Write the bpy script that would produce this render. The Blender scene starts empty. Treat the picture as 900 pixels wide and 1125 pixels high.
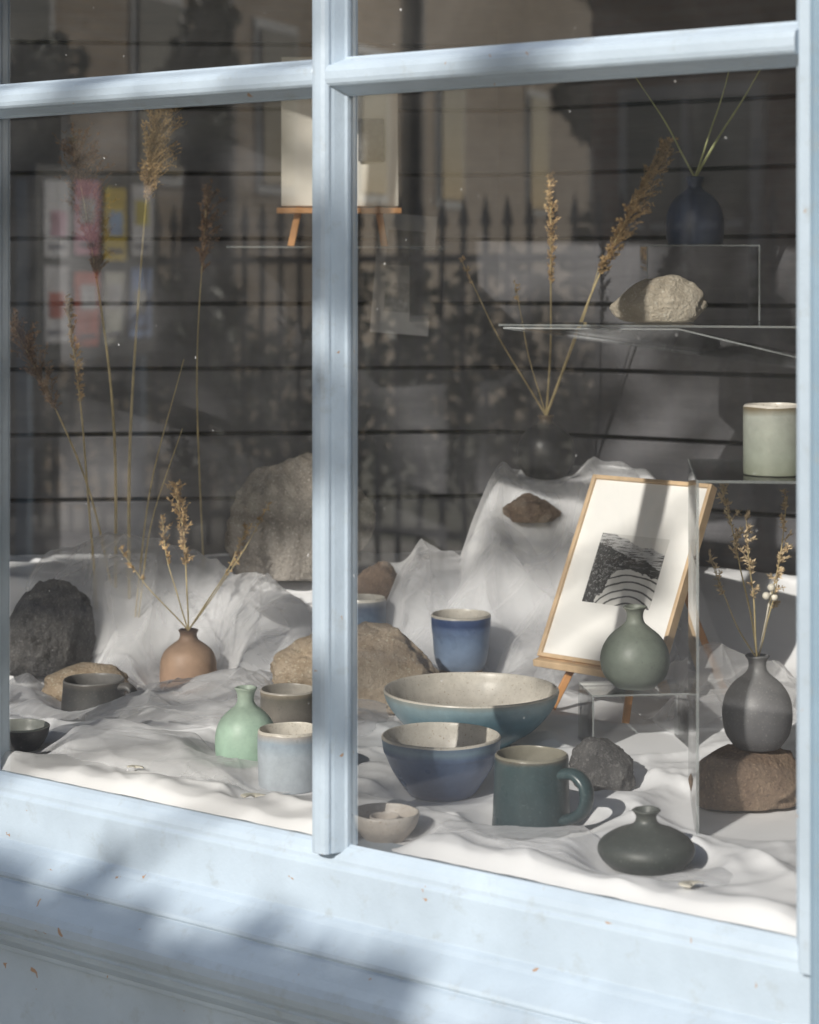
import bpy, bmesh, math, random
import numpy as np
from mathutils import Vector, Matrix, noise
random.seed(7); RNG=np.random.RandomState(11)
scn=bpy.context.scene
COL=scn.collection
# ---------------------------------------------------------------- materials
class M:
    def __init__(s,name):
        s.m=bpy.data.materials.new(name); s.m.use_nodes=True; s.t=s.m.node_tree
        s.n=s.t.nodes; s.l=s.t.links; s.b=s.n['Principled BSDF']; s.out=s.n['Material Output']
    def add(s,t,**k):
        n=s.n.new(t)
        for a,b in k.items():
            if a in n.inputs.keys(): n.inputs[a].default_value=b
            else: setattr(n,a,b)
        return n
    def link(s,a,b): s.l.new(a,b)
    def coord(s,kind='Object'):
        return s.add('ShaderNodeTexCoord').outputs[kind]
    def noise(s,scale,detail=4,rough=.55,vec=None,dist=0):
        n=s.add('ShaderNodeTexNoise'); n.inputs['Scale'].default_value=scale; n.inputs['Detail'].default_value=detail
        n.inputs['Roughness'].default_value=rough; n.inputs['Distortion'].default_value=dist
        s.link(vec if vec else s.coord(),n.inputs['Vector']); return n.outputs['Fac']
    def ramp(s,fac,stops,interp='LINEAR'):
        r=s.add('ShaderNodeValToRGB'); r.color_ramp.interpolation=interp
        e=r.color_ramp.elements
        while len(e)<len(stops): e.new(0.5)
        for i,(p,c) in enumerate(stops):
            e[i].position=p; e[i].color=c if len(c)==4 else tuple(c)+(1,)
        s.link(fac,r.inputs['Fac']); return r.outputs['Color']
    def mix(s,fac,a,b,mode='MIX'):
        n=s.add('ShaderNodeMix',data_type='RGBA',blend_type=mode)
        for v,i in ((fac,0),(a,6),(b,7)):
            if hasattr(v,'node'): s.link(v,n.inputs[i])
            else: n.inputs[i].default_value=v
        return n.outputs[2]
    def math(s,op,a,b=0.0):
        n=s.add('ShaderNodeMath',operation=op)
        for i,v in enumerate((a,b)):
            if hasattr(v,'node'): s.link(v,n.inputs[i])
            else: n.inputs[i].default_value=v
        return n.outputs[0]
    def bump(s,h,strength=.3,dist=.002,to=None):
        n=s.add('ShaderNodeBump'); n.inputs['Strength'].default_value=strength; n.inputs['Distance'].default_value=dist
        s.link(h,n.inputs['Height']); s.link(n.outputs['Normal'],(to or s.b).inputs['Normal']); return n.outputs['Normal']
def simple(name,col,rough=.6,nscale=0,namp=.25,bump=0,bscale=80,bdist=.001,metal=0):
    m=M(name); m.b.inputs['Roughness'].default_value=rough; m.b.inputs['Metallic'].default_value=metal
    if nscale:
        d=tuple(c*(1-namp) for c in col[:3])+(1,); l=tuple(min(1,c*(1+namp)) for c in col[:3])+(1,)
        m.link(m.ramp(m.noise(nscale),[(.3,d),(.7,l)]),m.b.inputs['Base Color'])
    else: m.b.inputs['Base Color'].default_value=col
    if bump: m.bump(m.noise(bscale),bump,bdist)
    return m.m

def paint_mat(name,col,chip=True):
    m=M(name); c=col
    d=tuple(x*.82 for x in c[:3])+(1,); l=tuple(min(1,x*1.06) for x in c[:3])+(1,)
    base=m.ramp(m.noise(6,6,.6),[(.3,d),(.7,l)])
    if chip:
        g=m.ramp(m.noise(34,8,.7),[(.0,(0,0,0)),(.56,(0,0,0)),(.74,(1,1,1))])
        base=m.mix(m.math('MULTIPLY',g,.42),base,(.25,.25,.22,1))
        ch=m.ramp(m.noise(55,3,.5,dist=.6),[(0,(0,0,0)),(.73,(0,0,0)),(.75,(1,1,1))])
        base=m.mix(ch,base,(.34,.22,.14,1))
    m.link(base,m.b.inputs['Base Color']); m.b.inputs['Roughness'].default_value=.42
    n1=m.noise(28,4); n2=m.noise(220,3)
    m.bump(m.math('ADD',n1,m.math('MULTIPLY',n2,.25)),.45,.0028)
    return m.m
PAINT=paint_mat('blue_gloss_paint',(.40,.475,.545,1))
PAINT_SHADED=paint_mat('blue_paint_shaded',(.20,.28,.35,1))  # darker copy of the blue: the corner post's shade is put into this colour

def glaze(name,stops,rough=.3,amp=.12,nscale=25,speck=None,height=.1,bump=.15):
    m=M(name)
    sep=m.add('ShaderNodeSeparateXYZ'); m.link(m.coord(),sep.inputs[0])
    z=m.math('DIVIDE',sep.outputs['Z'],height)
    nz=m.math('MULTIPLY',m.math('SUBTRACT',m.noise(nscale,5,.6),.5),amp)
    col=m.ramp(m.math('ADD',z,nz),stops)
    v=m.ramp(m.noise(nscale*3,6,.7),[(.25,(.68,.68,.68)),(.75,(1.0,1.0,1.0))])
    col=m.mix(.9,col,v,'MULTIPLY')
    if speck:
        s=m.ramp(m.noise(420,2,.5),[(0,(0,0,0)),(.64,(0,0,0)),(.70,(1,1,1))])
        col=m.mix(m.math('MULTIPLY',s,.7),col,speck)
    m.link(col,m.b.inputs['Base Color']); 
    r=m.ramp(m.noise(14,3),[(.3,(rough*.8,)*3),(.7,(min(1,rough*1.5),)*3)])
    m.link(r,m.b.inputs['Roughness'])
    mp=m.add('ShaderNodeMapping'); mp.inputs['Scale'].default_value=(8,8,170); m.link(m.coord(),mp.inputs[0])
    m.bump(m.math('ADD',m.math('MULTIPLY',m.noise(1,2,.5,vec=mp.outputs[0]),.7),m.noise(90,4)),bump,.0012)
    return m.m
def stone_mat(name,dark,light,spk=(.05,.04,.04,1),scale=18,spa=.4):
    m=M(name)
    a=m.ramp(m.noise(scale,8,.65,dist=.4),[(.28,dark),(.72,light)])
    big=m.ramp(m.noise(scale*.35,4,.6),[(.3,(.62,.60,.58)),(.65,(1,1,1))])
    a=m.mix(.8,a,big,'MULTIPLY')
    s=m.ramp(m.noise(190,5,.75,dist=.5),[(0,(0,0,0)),(.54,(0,0,0)),(.64,(1,1,1))])
    a=m.mix(m.math('MULTIPLY',s,spa),a,spk)
    w=m.ramp(m.noise(260,3),[(0,(0,0,0)),(.58,(0,0,0)),(.68,(1,1,1))])
    a=m.mix(m.math('MULTIPLY',w,.4),a,tuple(min(1,c*1.5) for c in light[:3])+(1,))
    m.link(a,m.b.inputs['Base Color']); m.b.inputs['Roughness'].default_value=.85
    m.bump(m.math('ADD',m.noise(40,9,.75),m.math('MULTIPLY',m.noise(250,4),.3)),1.0,.012)
    return m.m
def cloth_mat():
    m=M('white_muslin'); m.b.inputs['Roughness'].default_value=.95; m.b.inputs['Specular IOR Level'].default_value=.1
    m.link(m.ramp(m.noise(5,4),[(.3,(.765,.77,.785)),(.7,(.83,.835,.85))]),m.b.inputs['Base Color'])
    m.bump(m.math('ADD',m.noise(45,4,.6),m.math('MULTIPLY',m.noise(700,2),.2)),.15,.003)
    return m.m
def sheer_mat():
    m=M('sheer_organza')
    d=m.add('ShaderNodeBsdfDiffuse'); d.inputs['Color'].default_value=(.90,.90,.91,1)
    tl=m.add('ShaderNodeBsdfTranslucent'); tl.inputs['Color'].default_value=(.90,.90,.91,1)
    a=m.add('ShaderNodeMixShader'); a.inputs[0].default_value=.42
    m.link(d.outputs[0],a.inputs[1]); m.link(tl.outputs[0],a.inputs[2])
    tr=m.add('ShaderNodeBsdfTransparent')
    lw=m.add('ShaderNodeLayerWeight'); lw.inputs['Blend'].default_value=.3
    f=m.math('ADD',m.math('MULTIPLY',lw.outputs['Facing'],.62),.18)
    b=m.add('ShaderNodeMixShader'); m.link(f,b.inputs[0]); m.link(tr.outputs[0],b.inputs[1]); m.link(a.outputs[0],b.inputs[2])
    m.link(b.outputs[0],m.out.inputs['Surface'])
    return m.m
def clear_mat(name,base,scale,tint=(1,1,1,1),rough=.0,dirt=False):
    m=M(name)
    tr=m.add('ShaderNodeBsdfTransparent'); tr.inputs[0].default_value=tint
    g=m.add('ShaderNodeBsdfGlossy'); g.inputs['Roughness'].default_value=rough
    fr=m.add('ShaderNodeFresnel'); fr.inputs['IOR'].default_value=1.5
    f=m.math('ADD',m.math('MULTIPLY',fr.outputs[0],scale),base)
    if dirt:
        nb=m.add('ShaderNodeBump'); nb.inputs['Strength'].default_value=.04; nb.inputs['Distance'].default_value=.01
        m.link(m.noise(2.5,2,.4),nb.inputs['Height']); m.link(nb.outputs[0],g.inputs['Normal'])
    x=m.add('ShaderNodeMixShader'); m.link(f,x.inputs[0]); m.link(tr.outputs[0],x.inputs[1]); m.link(g.outputs[0],x.inputs[2])
    last=x
    if dirt:
        df=m.add('ShaderNodeBsdfDiffuse'); df.inputs[0].default_value=(.74,.74,.74,1)
        sm=m.ramp(m.noise(5,6,.65,dist=1.2),[(.35,(.006,)*3),(.75,(.028,)*3)])
        sp=m.ramp(m.noise(160,2,.4),[(0,(0,0,0)),(.78,(0,0,0)),(.82,(.6,.6,.6))])
        x2=m.add('ShaderNodeMixShader'); m.link(m.math('ADD',sm,sp),x2.inputs[0]); m.link(x.outputs[0],x2.inputs[1]); m.link(df.outputs[0],x2.inputs[2]); last=x2
    m.link(last.outputs[0],m.out.inputs['Surface']); return m.m
GLASS=clear_mat('window_glass',.085,1.9,(.99,.995,.99,1),0,True)
ACR=clear_mat('clear_acrylic',.0,.9,(.98,.985,.985,1),.02)
def edge_mat():
    m=M('acrylic_edge')
    tr=m.add('ShaderNodeBsdfTransparent'); tr.inputs[0].default_value=(.88,.90,.90,1)
    m.b.inputs['Base Color'].default_value=(.75,.8,.8,1); m.b.inputs['Roughness'].default_value=.2
    x=m.add('ShaderNodeMixShader'); x.inputs[0].default_value=.22
    m.link(tr.outputs[0],x.inputs[1]); m.link(m.b.outputs[0],x.inputs[2]); m.link(x.outputs[0],m.out.inputs['Surface']); return m.m
ACRE=edge_mat()
# ---------------------------------------------------------------- mesh helpers
def finish(name,bm,mats,loc=(0,0,0),smooth=True,parent=None,rot=None):
    bmesh.ops.recalc_face_normals(bm,faces=bm.faces)
    me=bpy.data.meshes.new(name); bm.to_mesh(me); bm.free()
    for m in (mats if isinstance(mats,(list,tuple)) else [mats]): me.materials.append(m)
    if smooth: me.polygons.foreach_set('use_smooth',[True]*len(me.polygons))
    o=bpy.data.objects.new(name,me); COL.objects.link(o); o.location=loc
    if rot: o.rotation_euler=rot
    if parent: o.parent=parent
    return o
def empty(name,loc=(0,0,0)):
    e=bpy.data.objects.new(name,None); COL.objects.link(e); e.location=loc; e.empty_display_size=.1; return e
def bevel(o,w=.002,seg=2):
    b=o.modifiers.new('bevel','BEVEL'); b.width=w; b.segments=seg; b.limit_method='ANGLE'; b.angle_limit=.6
def box(bm,c,s,rot=None,mi=0):
    r=bmesh.ops.create_cube(bm,size=1.0)
    mat=Matrix.Translation(Vector(c))@(rot if rot else Matrix.Identity(4))@Matrix.Diagonal((s[0],s[1],s[2],1))
    bmesh.ops.transform(bm,matrix=mat,verts=r['verts'])
    for v in r['verts']:
        for f in v.link_faces: f.material_index=mi
    return r['verts']
def catmull(pts,n=6):
    out=[]; P=[pts[0]]+list(pts)+[pts[-1]]
    for i in range(1,len(P)-2):
        for k in range(n):
            t=k/n; a,b,c,d=[np.array(P[i+j],float) for j in (-1,0,1,2)]
            out.append(tuple(.5*((2*b)+(-a+c)*t+(2*a-5*b+4*c-d)*t*t+(-a+3*b-3*c+d)*t**3)))
    out.append(tuple(pts[-1])); return out
def lathe(bm,outer,inner,seg=80,n=5,rough=.0006,seed=0):
    po=catmull(outer,n); pi=catmull(inner,n)
    rings=[]
    prof=[(r,z,0) for r,z in po]+[(r,z,1) for r,z in pi[1:]]
    for r,z,k in prof:
        r=max(r,1e-4)
        ring=[]
        for i in range(seg):
            a=2*math.pi*i/seg
            nn=noise.noise(Vector((math.cos(a)*1.1+seed,math.sin(a)*1.1,z*18)))
            rr=r*(1+rough*14*nn)
            ring.append(bm.verts.new((rr*math.cos(a),rr*math.sin(a),z+(.0012*noise.noise(Vector((math.cos(a)+seed*3,math.sin(a),0))) if z>.02 else 0))))
        rings.append((ring,k))
    for j in range(len(rings)-1):
        A,_=rings[j]; B,k=rings[j+1]
        for i in range(seg):
            f=bm.faces.new((A[i],A[(i+1)%seg],B[(i+1)%seg],B[i])); f.material_index=k
    bm.faces.new(rings[0][0][::-1]); f=bm.faces.new(rings[-1][0]); f.material_index=rings[-1][1]
def tube(bm,pts,rad,seg=8,flat=1.0,mi=0,cap=True):
    P=[Vector(p) for p in pts]; n=len(P)
    R=rad if isinstance(rad,(list,tuple)) else [rad]*n
    up=None; prev=None
    for i,p in enumerate(P):
        t=(P[min(i+1,n-1)]-P[max(i-1,0)]).normalized()
        if up is None:
            a=Vector((0,0,1)) if abs(t.z)<.9 else Vector((1,0,0)); up=a.cross(t).normalized()
        else: up=(up-t*up.dot(t)).normalized()
        s=t.cross(up)
        ring=[bm.verts.new(p+(up*math.cos(2*math.pi*k/seg)*flat+s*math.sin(2*math.pi*k/seg))*R[i]) for k in range(seg)]
        if prev:
            for k in range(seg):
                f=bm.faces.new((prev[k],prev[(k+1)%seg],ring[(k+1)%seg],ring[k])); f.material_index=mi
        elif cap: f=bm.faces.new(ring[::-1]); f.material_index=mi
        prev=ring
    if cap: f=bm.faces.new(prev); f.material_index=mi
# ---------------------------------------------------------------- facade frame: t along the window, d outwards, z up
W0=Vector((.348,1.928,0)); U=Vector((-.7985,.602,0)); N=Vector((-.602,-.7985,0))
def F(t,d,z): return W0+U*t+N*d+Vector((0,0,z))
GZ=-.86
SX,SY=-.515,-.857
S=Vector((SX,SY,0)).normalized()*math.cos(math.radians(28))+Vector((0,0,math.sin(math.radians(28))))
def sweep_h(bm,prof,t0,t1):
    A=[bm.verts.new(F(t0,d,z)) for d,z in prof]; B=[bm.verts.new(F(t1,d,z)) for d,z in prof]
    n=len(prof)
    for i in range(n): bm.faces.new((A[i],A[(i+1)%n],B[(i+1)%n],B[i]))
    bm.faces.new(A[::-1]); bm.faces.new(B)
def sweep_v(bm,prof,z0,z1):
    A=[bm.verts.new(F(t,d,z0)) for t,d in prof]; B=[bm.verts.new(F(t,d,z1)) for t,d in prof]
    n=len(prof)
    for i in range(n): bm.faces.new((A[i],A[(i+1)%n],B[(i+1)%n],B[i]))
    bm.faces.new(A[::-1]); bm.faces.new(B)
HALF=[(-.021,-.001),(-.021,.006),(-.0185,.0075),(-.0165,.012),(-.0135,.019),(-.0115,.022),(-.0115,.026),(-.0085,.029),(-.004,.0305),(.004,.0305),(.0085,.029),(.0115,.026),(.0115,.022),(.0135,.019),(.0165,.012),(.0185,.0075),(.021,.006),(.021,-.001)]
BACK=[(.012,-.003),(.012,-.022),(.008,-.026),(-.008,-.026),(-.012,-.022),(-.012,-.003)]
BT=[.535,1.085]
ZB=.822
ZT=1.32
TL=1.64; TR=-.012
win=empty('sash_window',F(.8,0,0))
def kid(o,p):
    o.parent=p; o.matrix_parent_inverse=Matrix.Translation(-p.location); return o
for t in BT:
    bm=bmesh.new(); sweep_v(bm,[(t+a,d) for a,d in HALF],-.006,ZT); sweep_v(bm,[(t+a,d) for a,d in BACK],-.006,ZT)
    o=finish('glazing_bar',bm,PAINT,smooth=False); bevel(o,.0012,2); kid(o,win)
spans=[(TR-.01,BT[0]-.0085),(BT[0]+.0085,BT[1]-.0085),(BT[1]+.0085,TL+.01)]
for a,b in spans:
    bm=bmesh.new(); sweep_h(bm,[(d*.97,ZB+z) for z,d in HALF],a,b); sweep_h(bm,[(d*.97,ZB+z) for z,d in BACK],a,b)
    o=finish('cross_bar',bm,PAINT,smooth=False); bevel(o,.0012,2); kid(o,win)
def stile(name,t0,sg,wid=.056):
    prof=[(0,-.03),(0,.006),(.003,.008),(.006,.014),(.010,.021),(.014,.024),(.014,.030),(.030,.031),(.033,.027),(.037,.027),(.040,.033),(wid,.034),(wid,-.03)]
    bm=bmesh.new(); sweep_v(bm,[(t0+sg*a,d) for a,d in prof],-.02,ZT+.05)
    o=finish(name,bm,PAINT,smooth=False); bevel(o,.0015,2); kid(o,win)
stile('right_stile',TR,-1); stile('left_stile',TL,1)
bm=bmesh.new(); sweep_h(bm,[(-.03,ZT),(.006,ZT),(.010,ZT+.004),(.02,ZT+.012),(.03,ZT+.016),(.03,ZT+.09),(-.03,ZT+.09)],TR-.045,TL+.045)
kid(finish('top_rail',bm,PAINT,smooth=False),win)
cells_t=[(TR,BT[0]),(BT[0],BT[1]),(BT[1],TL)]
for a,b in cells_t:
    for z0,z1 in ((-.002,ZB),(ZB,ZT)):
        bm=bmesh.new()
        vs=[bm.verts.new(F(t,.001,z)) for t,z in ((a,z0),(b,z0),(b,z1),(a,z1))]; bm.faces.new(vs)
        kid(finish('glass_pane',bm,GLASS,smooth=False),win)
PE=-.069
prof=[(-.03,.002),(.000,.002),(.006,-.001),(.012,-.007),(.015,-.013),(.0155,-.018),(.019,-.022),(.0205,-.072),(.026,-.076),(.030,-.080),(.058,-.097),(.060,-.101),(.0575,-.104),(.063,-.107),(.078,-.118),(.088,-.124),(.093,-.131),(.094,-.140),(.090,-.149),(.084,-.152),(.080,-.157),(.083,-.160),(.076,-.163),(.074,-.170),(.066,-.178),(.058,-.183),(.057,-.190),(-.03,-.190)]
bm=bmesh.new(); sweep_h(bm,prof,PE+.001,2.6); o=finish('window_sill',bm,PAINT,smooth=False); bevel(o,.0012,2)
shop=empty('shopfront_building',F(.8,0,1))
WALLD=simple('interior_dark_plaster',(.10,.095,.095,1),.9,4)
def fbox(name,t0,t1,d0,d1,z0,z1,mat,par=shop,bev=0):
    bm=bmesh.new(); vs=[bm.verts.new(F(t,d,z)) for t in (t0,t1) for d in (d0,d1) for z in (z0,z1)]
    for q in ((0,1,3,2),(4,6,7,5),(0,4,5,1),(2,3,7,6),(0,2,6,4),(1,5,7,3)): bm.faces.new([vs[i] for i in q])
    o=finish(name,bm,mat,smooth=False)
    if bev: bevel(o,bev,2)
    if par: kid(o,par)
    return o
fbox('stall_riser',PE+.001,2.6,-.05,.047,GZ-.1,-.188,PAINT,bev=.003)
for k in range(4):
    a=.0+k*.64; fbox('riser_panel',a+.06,a+.58,.0,.058,-.72,-.30,PAINT,bev=.006)
fbox('corner_post',PE-.16,PE-.0005,-.06,.10,GZ-.1,ZT+.3,PAINT_SHADED,bev=.006)
fbox('left_pier',TL+.0575,2.6,-.06,.040,0.004,ZT+.3,PAINT,bev=.004)
fbox('right_pier',-1.2,PE-.163,-.06,.045,GZ-.1,ZT+.3,PAINT,bev=.004)
fbox('fascia_board',-1.2,2.6,-.06,.05,ZT+.302,ZT+.62,PAINT,bev=.004)
fbox('lintel_board',PE,2.6,-.055,.033,ZT+.092,ZT+.3,PAINT,bev=.004)
fbox('cornice',-1.3,2.7,-.06,.20,ZT+.623,ZT+.70,PAINT,bev=.01)
def brick(name,c1,c2,ang,sc=4.4):
    B=M(name); bt=B.add('ShaderNodeTexBrick'); bt.inputs['Scale'].default_value=sc; bt.inputs['Color1'].default_value=c1; bt.inputs['Color2'].default_value=c2; bt.inputs['Mortar'].default_value=(.35,.32,.28,1)
    mp=B.add('ShaderNodeMapping'); mp.vector_type='TEXTURE'; mp.inputs['Rotation'].default_value=(math.radians(90),0,ang)
    B.link(B.coord(),mp.inputs[0]); B.link(mp.outputs[0],bt.inputs['Vector']); B.link(bt.outputs['Color'],B.b.inputs['Base Color']); B.b.inputs['Roughness'].default_value=.9
    return B.m
BR=brick('brick',(.25,.14,.09,1),(.33,.22,.14,1),math.atan2(U.y,U.x))
fbox('upper_wall',-4,6,-.3,-.02,ZT+.71,4.6,BR)
fbox('side_wall_right',-4,-1.21,-.3,-.0,GZ-.1,ZT+.708,BR); fbox('side_wall_left',2.61,6,-.3,-.0,GZ-.1,ZT+.708,BR)
fbox('flat_roof',-4,6,-3.2,.05,4.602,4.75,simple('slate',(.12,.12,.13,1),.8))
# ---------------------------------------------------------------- shiplap back walls
def board_mat():
    m=M('grey_painted_boards')
    mp=m.add('ShaderNodeMapping'); mp.inputs['Scale'].default_value=(1,1,9); m.link(m.coord(),mp.inputs[0])
    c=m.ramp(m.noise(3.2,7,.65,vec=mp.outputs[0]),[(.25,(.088,.088,.096)),(.75,(.155,.153,.164))])
    c2=m.ramp(m.noise(1.6,3),[(.3,(.80,.80,.80)),(.7,(1,1,1))])
    m.link(m.mix(1,c,c2,'MULTIPLY'),m.b.inputs['Base Color']); m.b.inputs['Roughness'].default_value=.5
    m.bump(m.noise(16,7,.7,vec=mp.outputs[0]),.5,.002); return m.m
BOARD=board_mat(); BLACK=simple('black_gap',(.006,.006,.006,1),.9)
CN=Vector((.152,3.60,0)); LE=Vector((-1.75,3.60-.0956*1.9,0)); RE=Vector((1.35,3.6-.674*1.198,0))
def shiplap(name,A,B,ea,eb):
    bm=bmesh.new(); d=(B-A).normalized(); A=A-d*ea; B=B+d*eb; L=(B-A).length; nrm=Vector((d.y,-d.x,0))
    if nrm.y>0: nrm=-nrm
    z=.560-.1103*7; 
    R=Matrix(((d.x,nrm.x,0,0),(d.y,nrm.y,0,0),(0,0,1,0),(0,0,0,1)))
    mid=(A+B)/2
    while z<1.55:
        zz0=z+.0034; zz1=z+.1103-.0034
        off=random.uniform(-.0012,.0012)
        box(bm,mid-nrm*(.010-off)+Vector((0,0,(zz0+zz1)/2)),(L,.020,zz1-zz0),R,0)
        z+=.1103
    box(bm,mid-nrm*.035+Vector((0,0,.6)),(L+.05,.028,2.1),R,1)
    bmesh.ops.recalc_face_normals(bm,faces=bm.faces)
    o=finish(name,bm,[BOARD,BLACK],smooth=False); bevel(o,.0018,2); return o
shiplap('board_wall',LE,CN,0,.012); shiplap('board_wall',CN,RE,.012,0)
fr=F(-1.15,-.05,0); fl=F(2.58,-.05,0)
def wallseg(name,A,B,z0,z1,mat):
    bm=bmesh.new(); A=Vector(A);B=Vector(B)
    vs=[bm.verts.new((p.x,p.y,z)) for p,z in ((A,z0),(B,z0),(B,z1),(A,z1))]; bm.faces.new(vs)
    return kid(finish(name,bm,mat,smooth=False),shop)
wallseg('bay_end_wall',RE+Vector((.05,.05,0)),fr,-.3,1.6,WALLD)
wallseg('bay_end_wall',LE+Vector((-.02,.1,0)),fl,-.3,1.6,WALLD)
bm=bmesh.new()
bm.faces.new([bm.verts.new((p.x,p.y,1.5)) for p in (fr,RE+Vector((.1,.1,0)),CN+Vector((0,.1,0)),LE+Vector((0,.1,0)),fl)])
kid(finish('bay_ceiling',bm,WALLD,smooth=False),shop)
bm=bmesh.new()
bm.faces.new([bm.verts.new((p.x,p.y,-.03)) for p in (fr,RE+Vector((.1,.1,0)),CN+Vector((0,.1,0)),LE+Vector((0,.1,0)),fl)])
kid(finish('display_deck',bm,WALLD,smooth=False),shop)
# ---------------------------------------------------------------- cloth
def ss(a,b,x):
    t=np.clip((x-a)/(b-a),0,1); return t*t*(3-2*t)
def base_h(x,y):
    x=np.asarray(x,float); y=np.asarray(y,float)
    back=.13*ss(3.10,3.30,y+.03*np.sin(x*9))
    left=.285*ss(0.0,.13,x-.25*(y-3.2)+.008*np.sin(y*31))*(1-ss(.38,.52,x))*ss(3.05,3.33,y)
    return np.maximum(back,left)
def H(x,y): return float(base_h(x,y))
FOOT=[]
def foot(x,y,r): FOOT.append((x,y,r))
items=dict(
 small_bowl=(.0374,2.457,.052), big_bowl=(.080,2.707,.075), slab=(.075,3.05,.06), mug=(.134,2.3,.052), dish=(-.0266,2.263,.038),
 squat=(.243,2.149,.056), dstone=(.230,2.487,.042), riser=(.293,2.72,.08), easel=(.30,2.93,.09), fstone=(.189,3.25,.040),
 dvase=(.218,3.34,.045), boulder=(-.1736,3.33,.11), brock=(-.045,3.25,.03), grock=(-.075,2.95,.10), navy=(-.070,3.16,.03),
 drock=(-.539,3.12,.07), tstone=(-.462,3.0,.06), dmug=(-.4345,2.88,.055), bvase=(-.3254,3.08,.056), bvase_front=(-.315,3.01,.035), mint=(-.205,2.62,.047),
 gmug=(-.160,2.78,.045), cup=(-.143,2.49,.047), lbowl=(-.4987,2.68,.04), stand=(.39,2.35,.10), brownbit=(-.60,2.98,.03), shell=(-.178,2.41,.012))
for k,(x,y,r) in items.items(): foot(x,y,r)
_r=np.random.RandomState(5); GRD=_r.uniform(0,2*np.pi,(256,256))
def pn(x,y):
    xi=np.floor(x).astype(int); yi=np.floor(y).astype(int); fx=x-xi; fy=y-yi
    def g(i,j):
        a=GRD[(xi+i)%256,(yi+j)%256]; return np.cos(a)*(fx-i)+np.sin(a)*(fy-j)
    u=fx**3*(fx*(fx*6-15)+10); v=fy**3*(fy*(fy*6-15)+10)
    return (g(0,0)*(1-u)+g(1,0)*u)*(1-v)+(g(0,1)*(1-u)+g(1,1)*u)*v
def crumple(x,y,sc,seed,stretch=2.2,ang=0.0,p=1.0,warp=.7):
    c,s=math.cos(ang),math.sin(ang); a=(x*c+y*s)*sc/stretch+seed*7.3; b=(-x*s+y*c)*sc+seed*3.1
    wa=a+warp*pn(a*.7+11,b*.5+5); wb=b+warp*1.2*pn(a*.6+31,b*.6+17)
    r1=(1-np.minimum(1,np.abs(pn(wa,wb))*2.0))**p
    r2=(1-np.minimum(1,np.abs(pn(wa*2.1+9,wb*1.9+4))*2.0))**p
    return r1+.30*r2*(.3+r1)
def ridges(x,y,n,seed,A=(.004,.02),Wd=(.006,.03),L=(.05,.25),xr=(-1,.7),yr=(2.0,3.6),ang=None,crisp=False):
    r=np.random.RandomState(seed); h=np.zeros_like(x)
    wx=x+.015*np.sin(y*13+1)+.006*np.sin(x*27+y*19); wy=y+.015*np.sin(x*11+2)+.006*np.sin(y*29-x*15)
    for i in range(n):
        cx=r.uniform(*xr); cy=r.uniform(*yr); a=r.uniform(0,math.pi) if ang is None else r.normal(*ang)
        c,s=math.cos(a),math.sin(a); al=(wx-cx)*c+(wy-cy)*s; Lk=r.uniform(*L); cur=r.uniform(-2,2)
        d=-(wx-cx)*s+(wy-cy)*c-cur*al*al; w=r.uniform(*Wd)*(1+.9*(al/Lk)**2)
        amp=r.uniform(*A)
        asym=.75+.25*np.tanh(d/w*2)*r.choice([-1,1])
        q=d/(w*asym)
        if crisp: h+=amp*np.exp(-np.sqrt(q*q+.03))*np.exp(-(al/Lk)**2)*1.15
        else: h+=amp/(1+q*q+.5*q**4)*np.exp(-(al/Lk)**2)
    return h
def blur(Z,k):
    for _ in range(k):
        Z=Z.copy(); Z[1:-1]=(Z[:-2]+2*Z[1:-1]+Z[2:])/4; Z[:,1:-1]=(Z[:,:-2]+2*Z[:,1:-1]+Z[:,2:])/4
    return Z
def mask(x,y,pad=.035):
    m=np.ones_like(x)
    for fx,fy,fr_ in FOOT:
        d=np.hypot(x-fx,y-fy); m*=ss(fr_*.9,fr_+pad,d)
    return m
def grid_mesh(name,X,Y,Z,mat,keep=None):
    ny,nx=X.shape; co=np.stack([X,Y,Z],-1).reshape(-1,3)
    idx=np.arange(nx*ny).reshape(ny,nx)
    q=np.stack([idx[:-1,:-1],idx[:-1,1:],idx[1:,1:],idx[1:,:-1]],-1).reshape(-1,4)
    if keep is not None:
        kf=keep.reshape(-1)[q].all(1); q=q[kf]
        used=np.unique(q); remap=-np.ones(nx*ny,int); remap[used]=np.arange(len(used)); co=co[used]; q=remap[q]
    me=bpy.data.meshes.new(name); me.from_pydata(co.tolist(),[],q.tolist()); me.materials.append(mat)
    me.polygons.foreach_set('use_smooth',[True]*len(me.polygons))
    o=bpy.data.objects.new(name,me); COL.objects.link(o); return o
CL=cloth_mat(); SH=sheer_mat()
T,Wg=np.meshgrid(np.linspace(-.9,2.4,760),np.concatenate([np.linspace(.002,.9,400),np.linspace(.903,2.1,180)]))
X=W0.x+U.x*T-N.x*Wg; Y=W0.y+U.y*T-N.y*Wg
R=ridges(X,Y,90,3,A=(.002,.006),Wd=(.010,.03),L=(.10,.35))+ridges(X,Y,26,9,A=(.004,.010),Wd=(.008,.02),L=(.1,.25),xr=(-.6,.5),yr=(2.0,2.8),ang=(-.6,.5),crisp=True)
R+=.0050*crumple(X,Y,8,1,2.6,-.4)+.0020*crumple(X,Y,22,2,2.6,.6)
R+=ridges(X,Y,90,41,A=(.0015,.0045),Wd=(.003,.007),L=(.05,.2),crisp=True)
edge=.007*np.exp(-((Wg-.028)/.022)**2)*(1+.6*np.sin(T*19+2*np.sin(T*5))+.4*np.sin(T*47))
mk=mask(X,Y)
Zc=base_h(X,Y)+(blur(R,1)+edge)*mk
Zc=Zc*ss(-.004,.016,Wg)
lim=np.where(X<.152,3.6+.0956*(X-.152),3.6-.674*(X-.152))-.012
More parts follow.
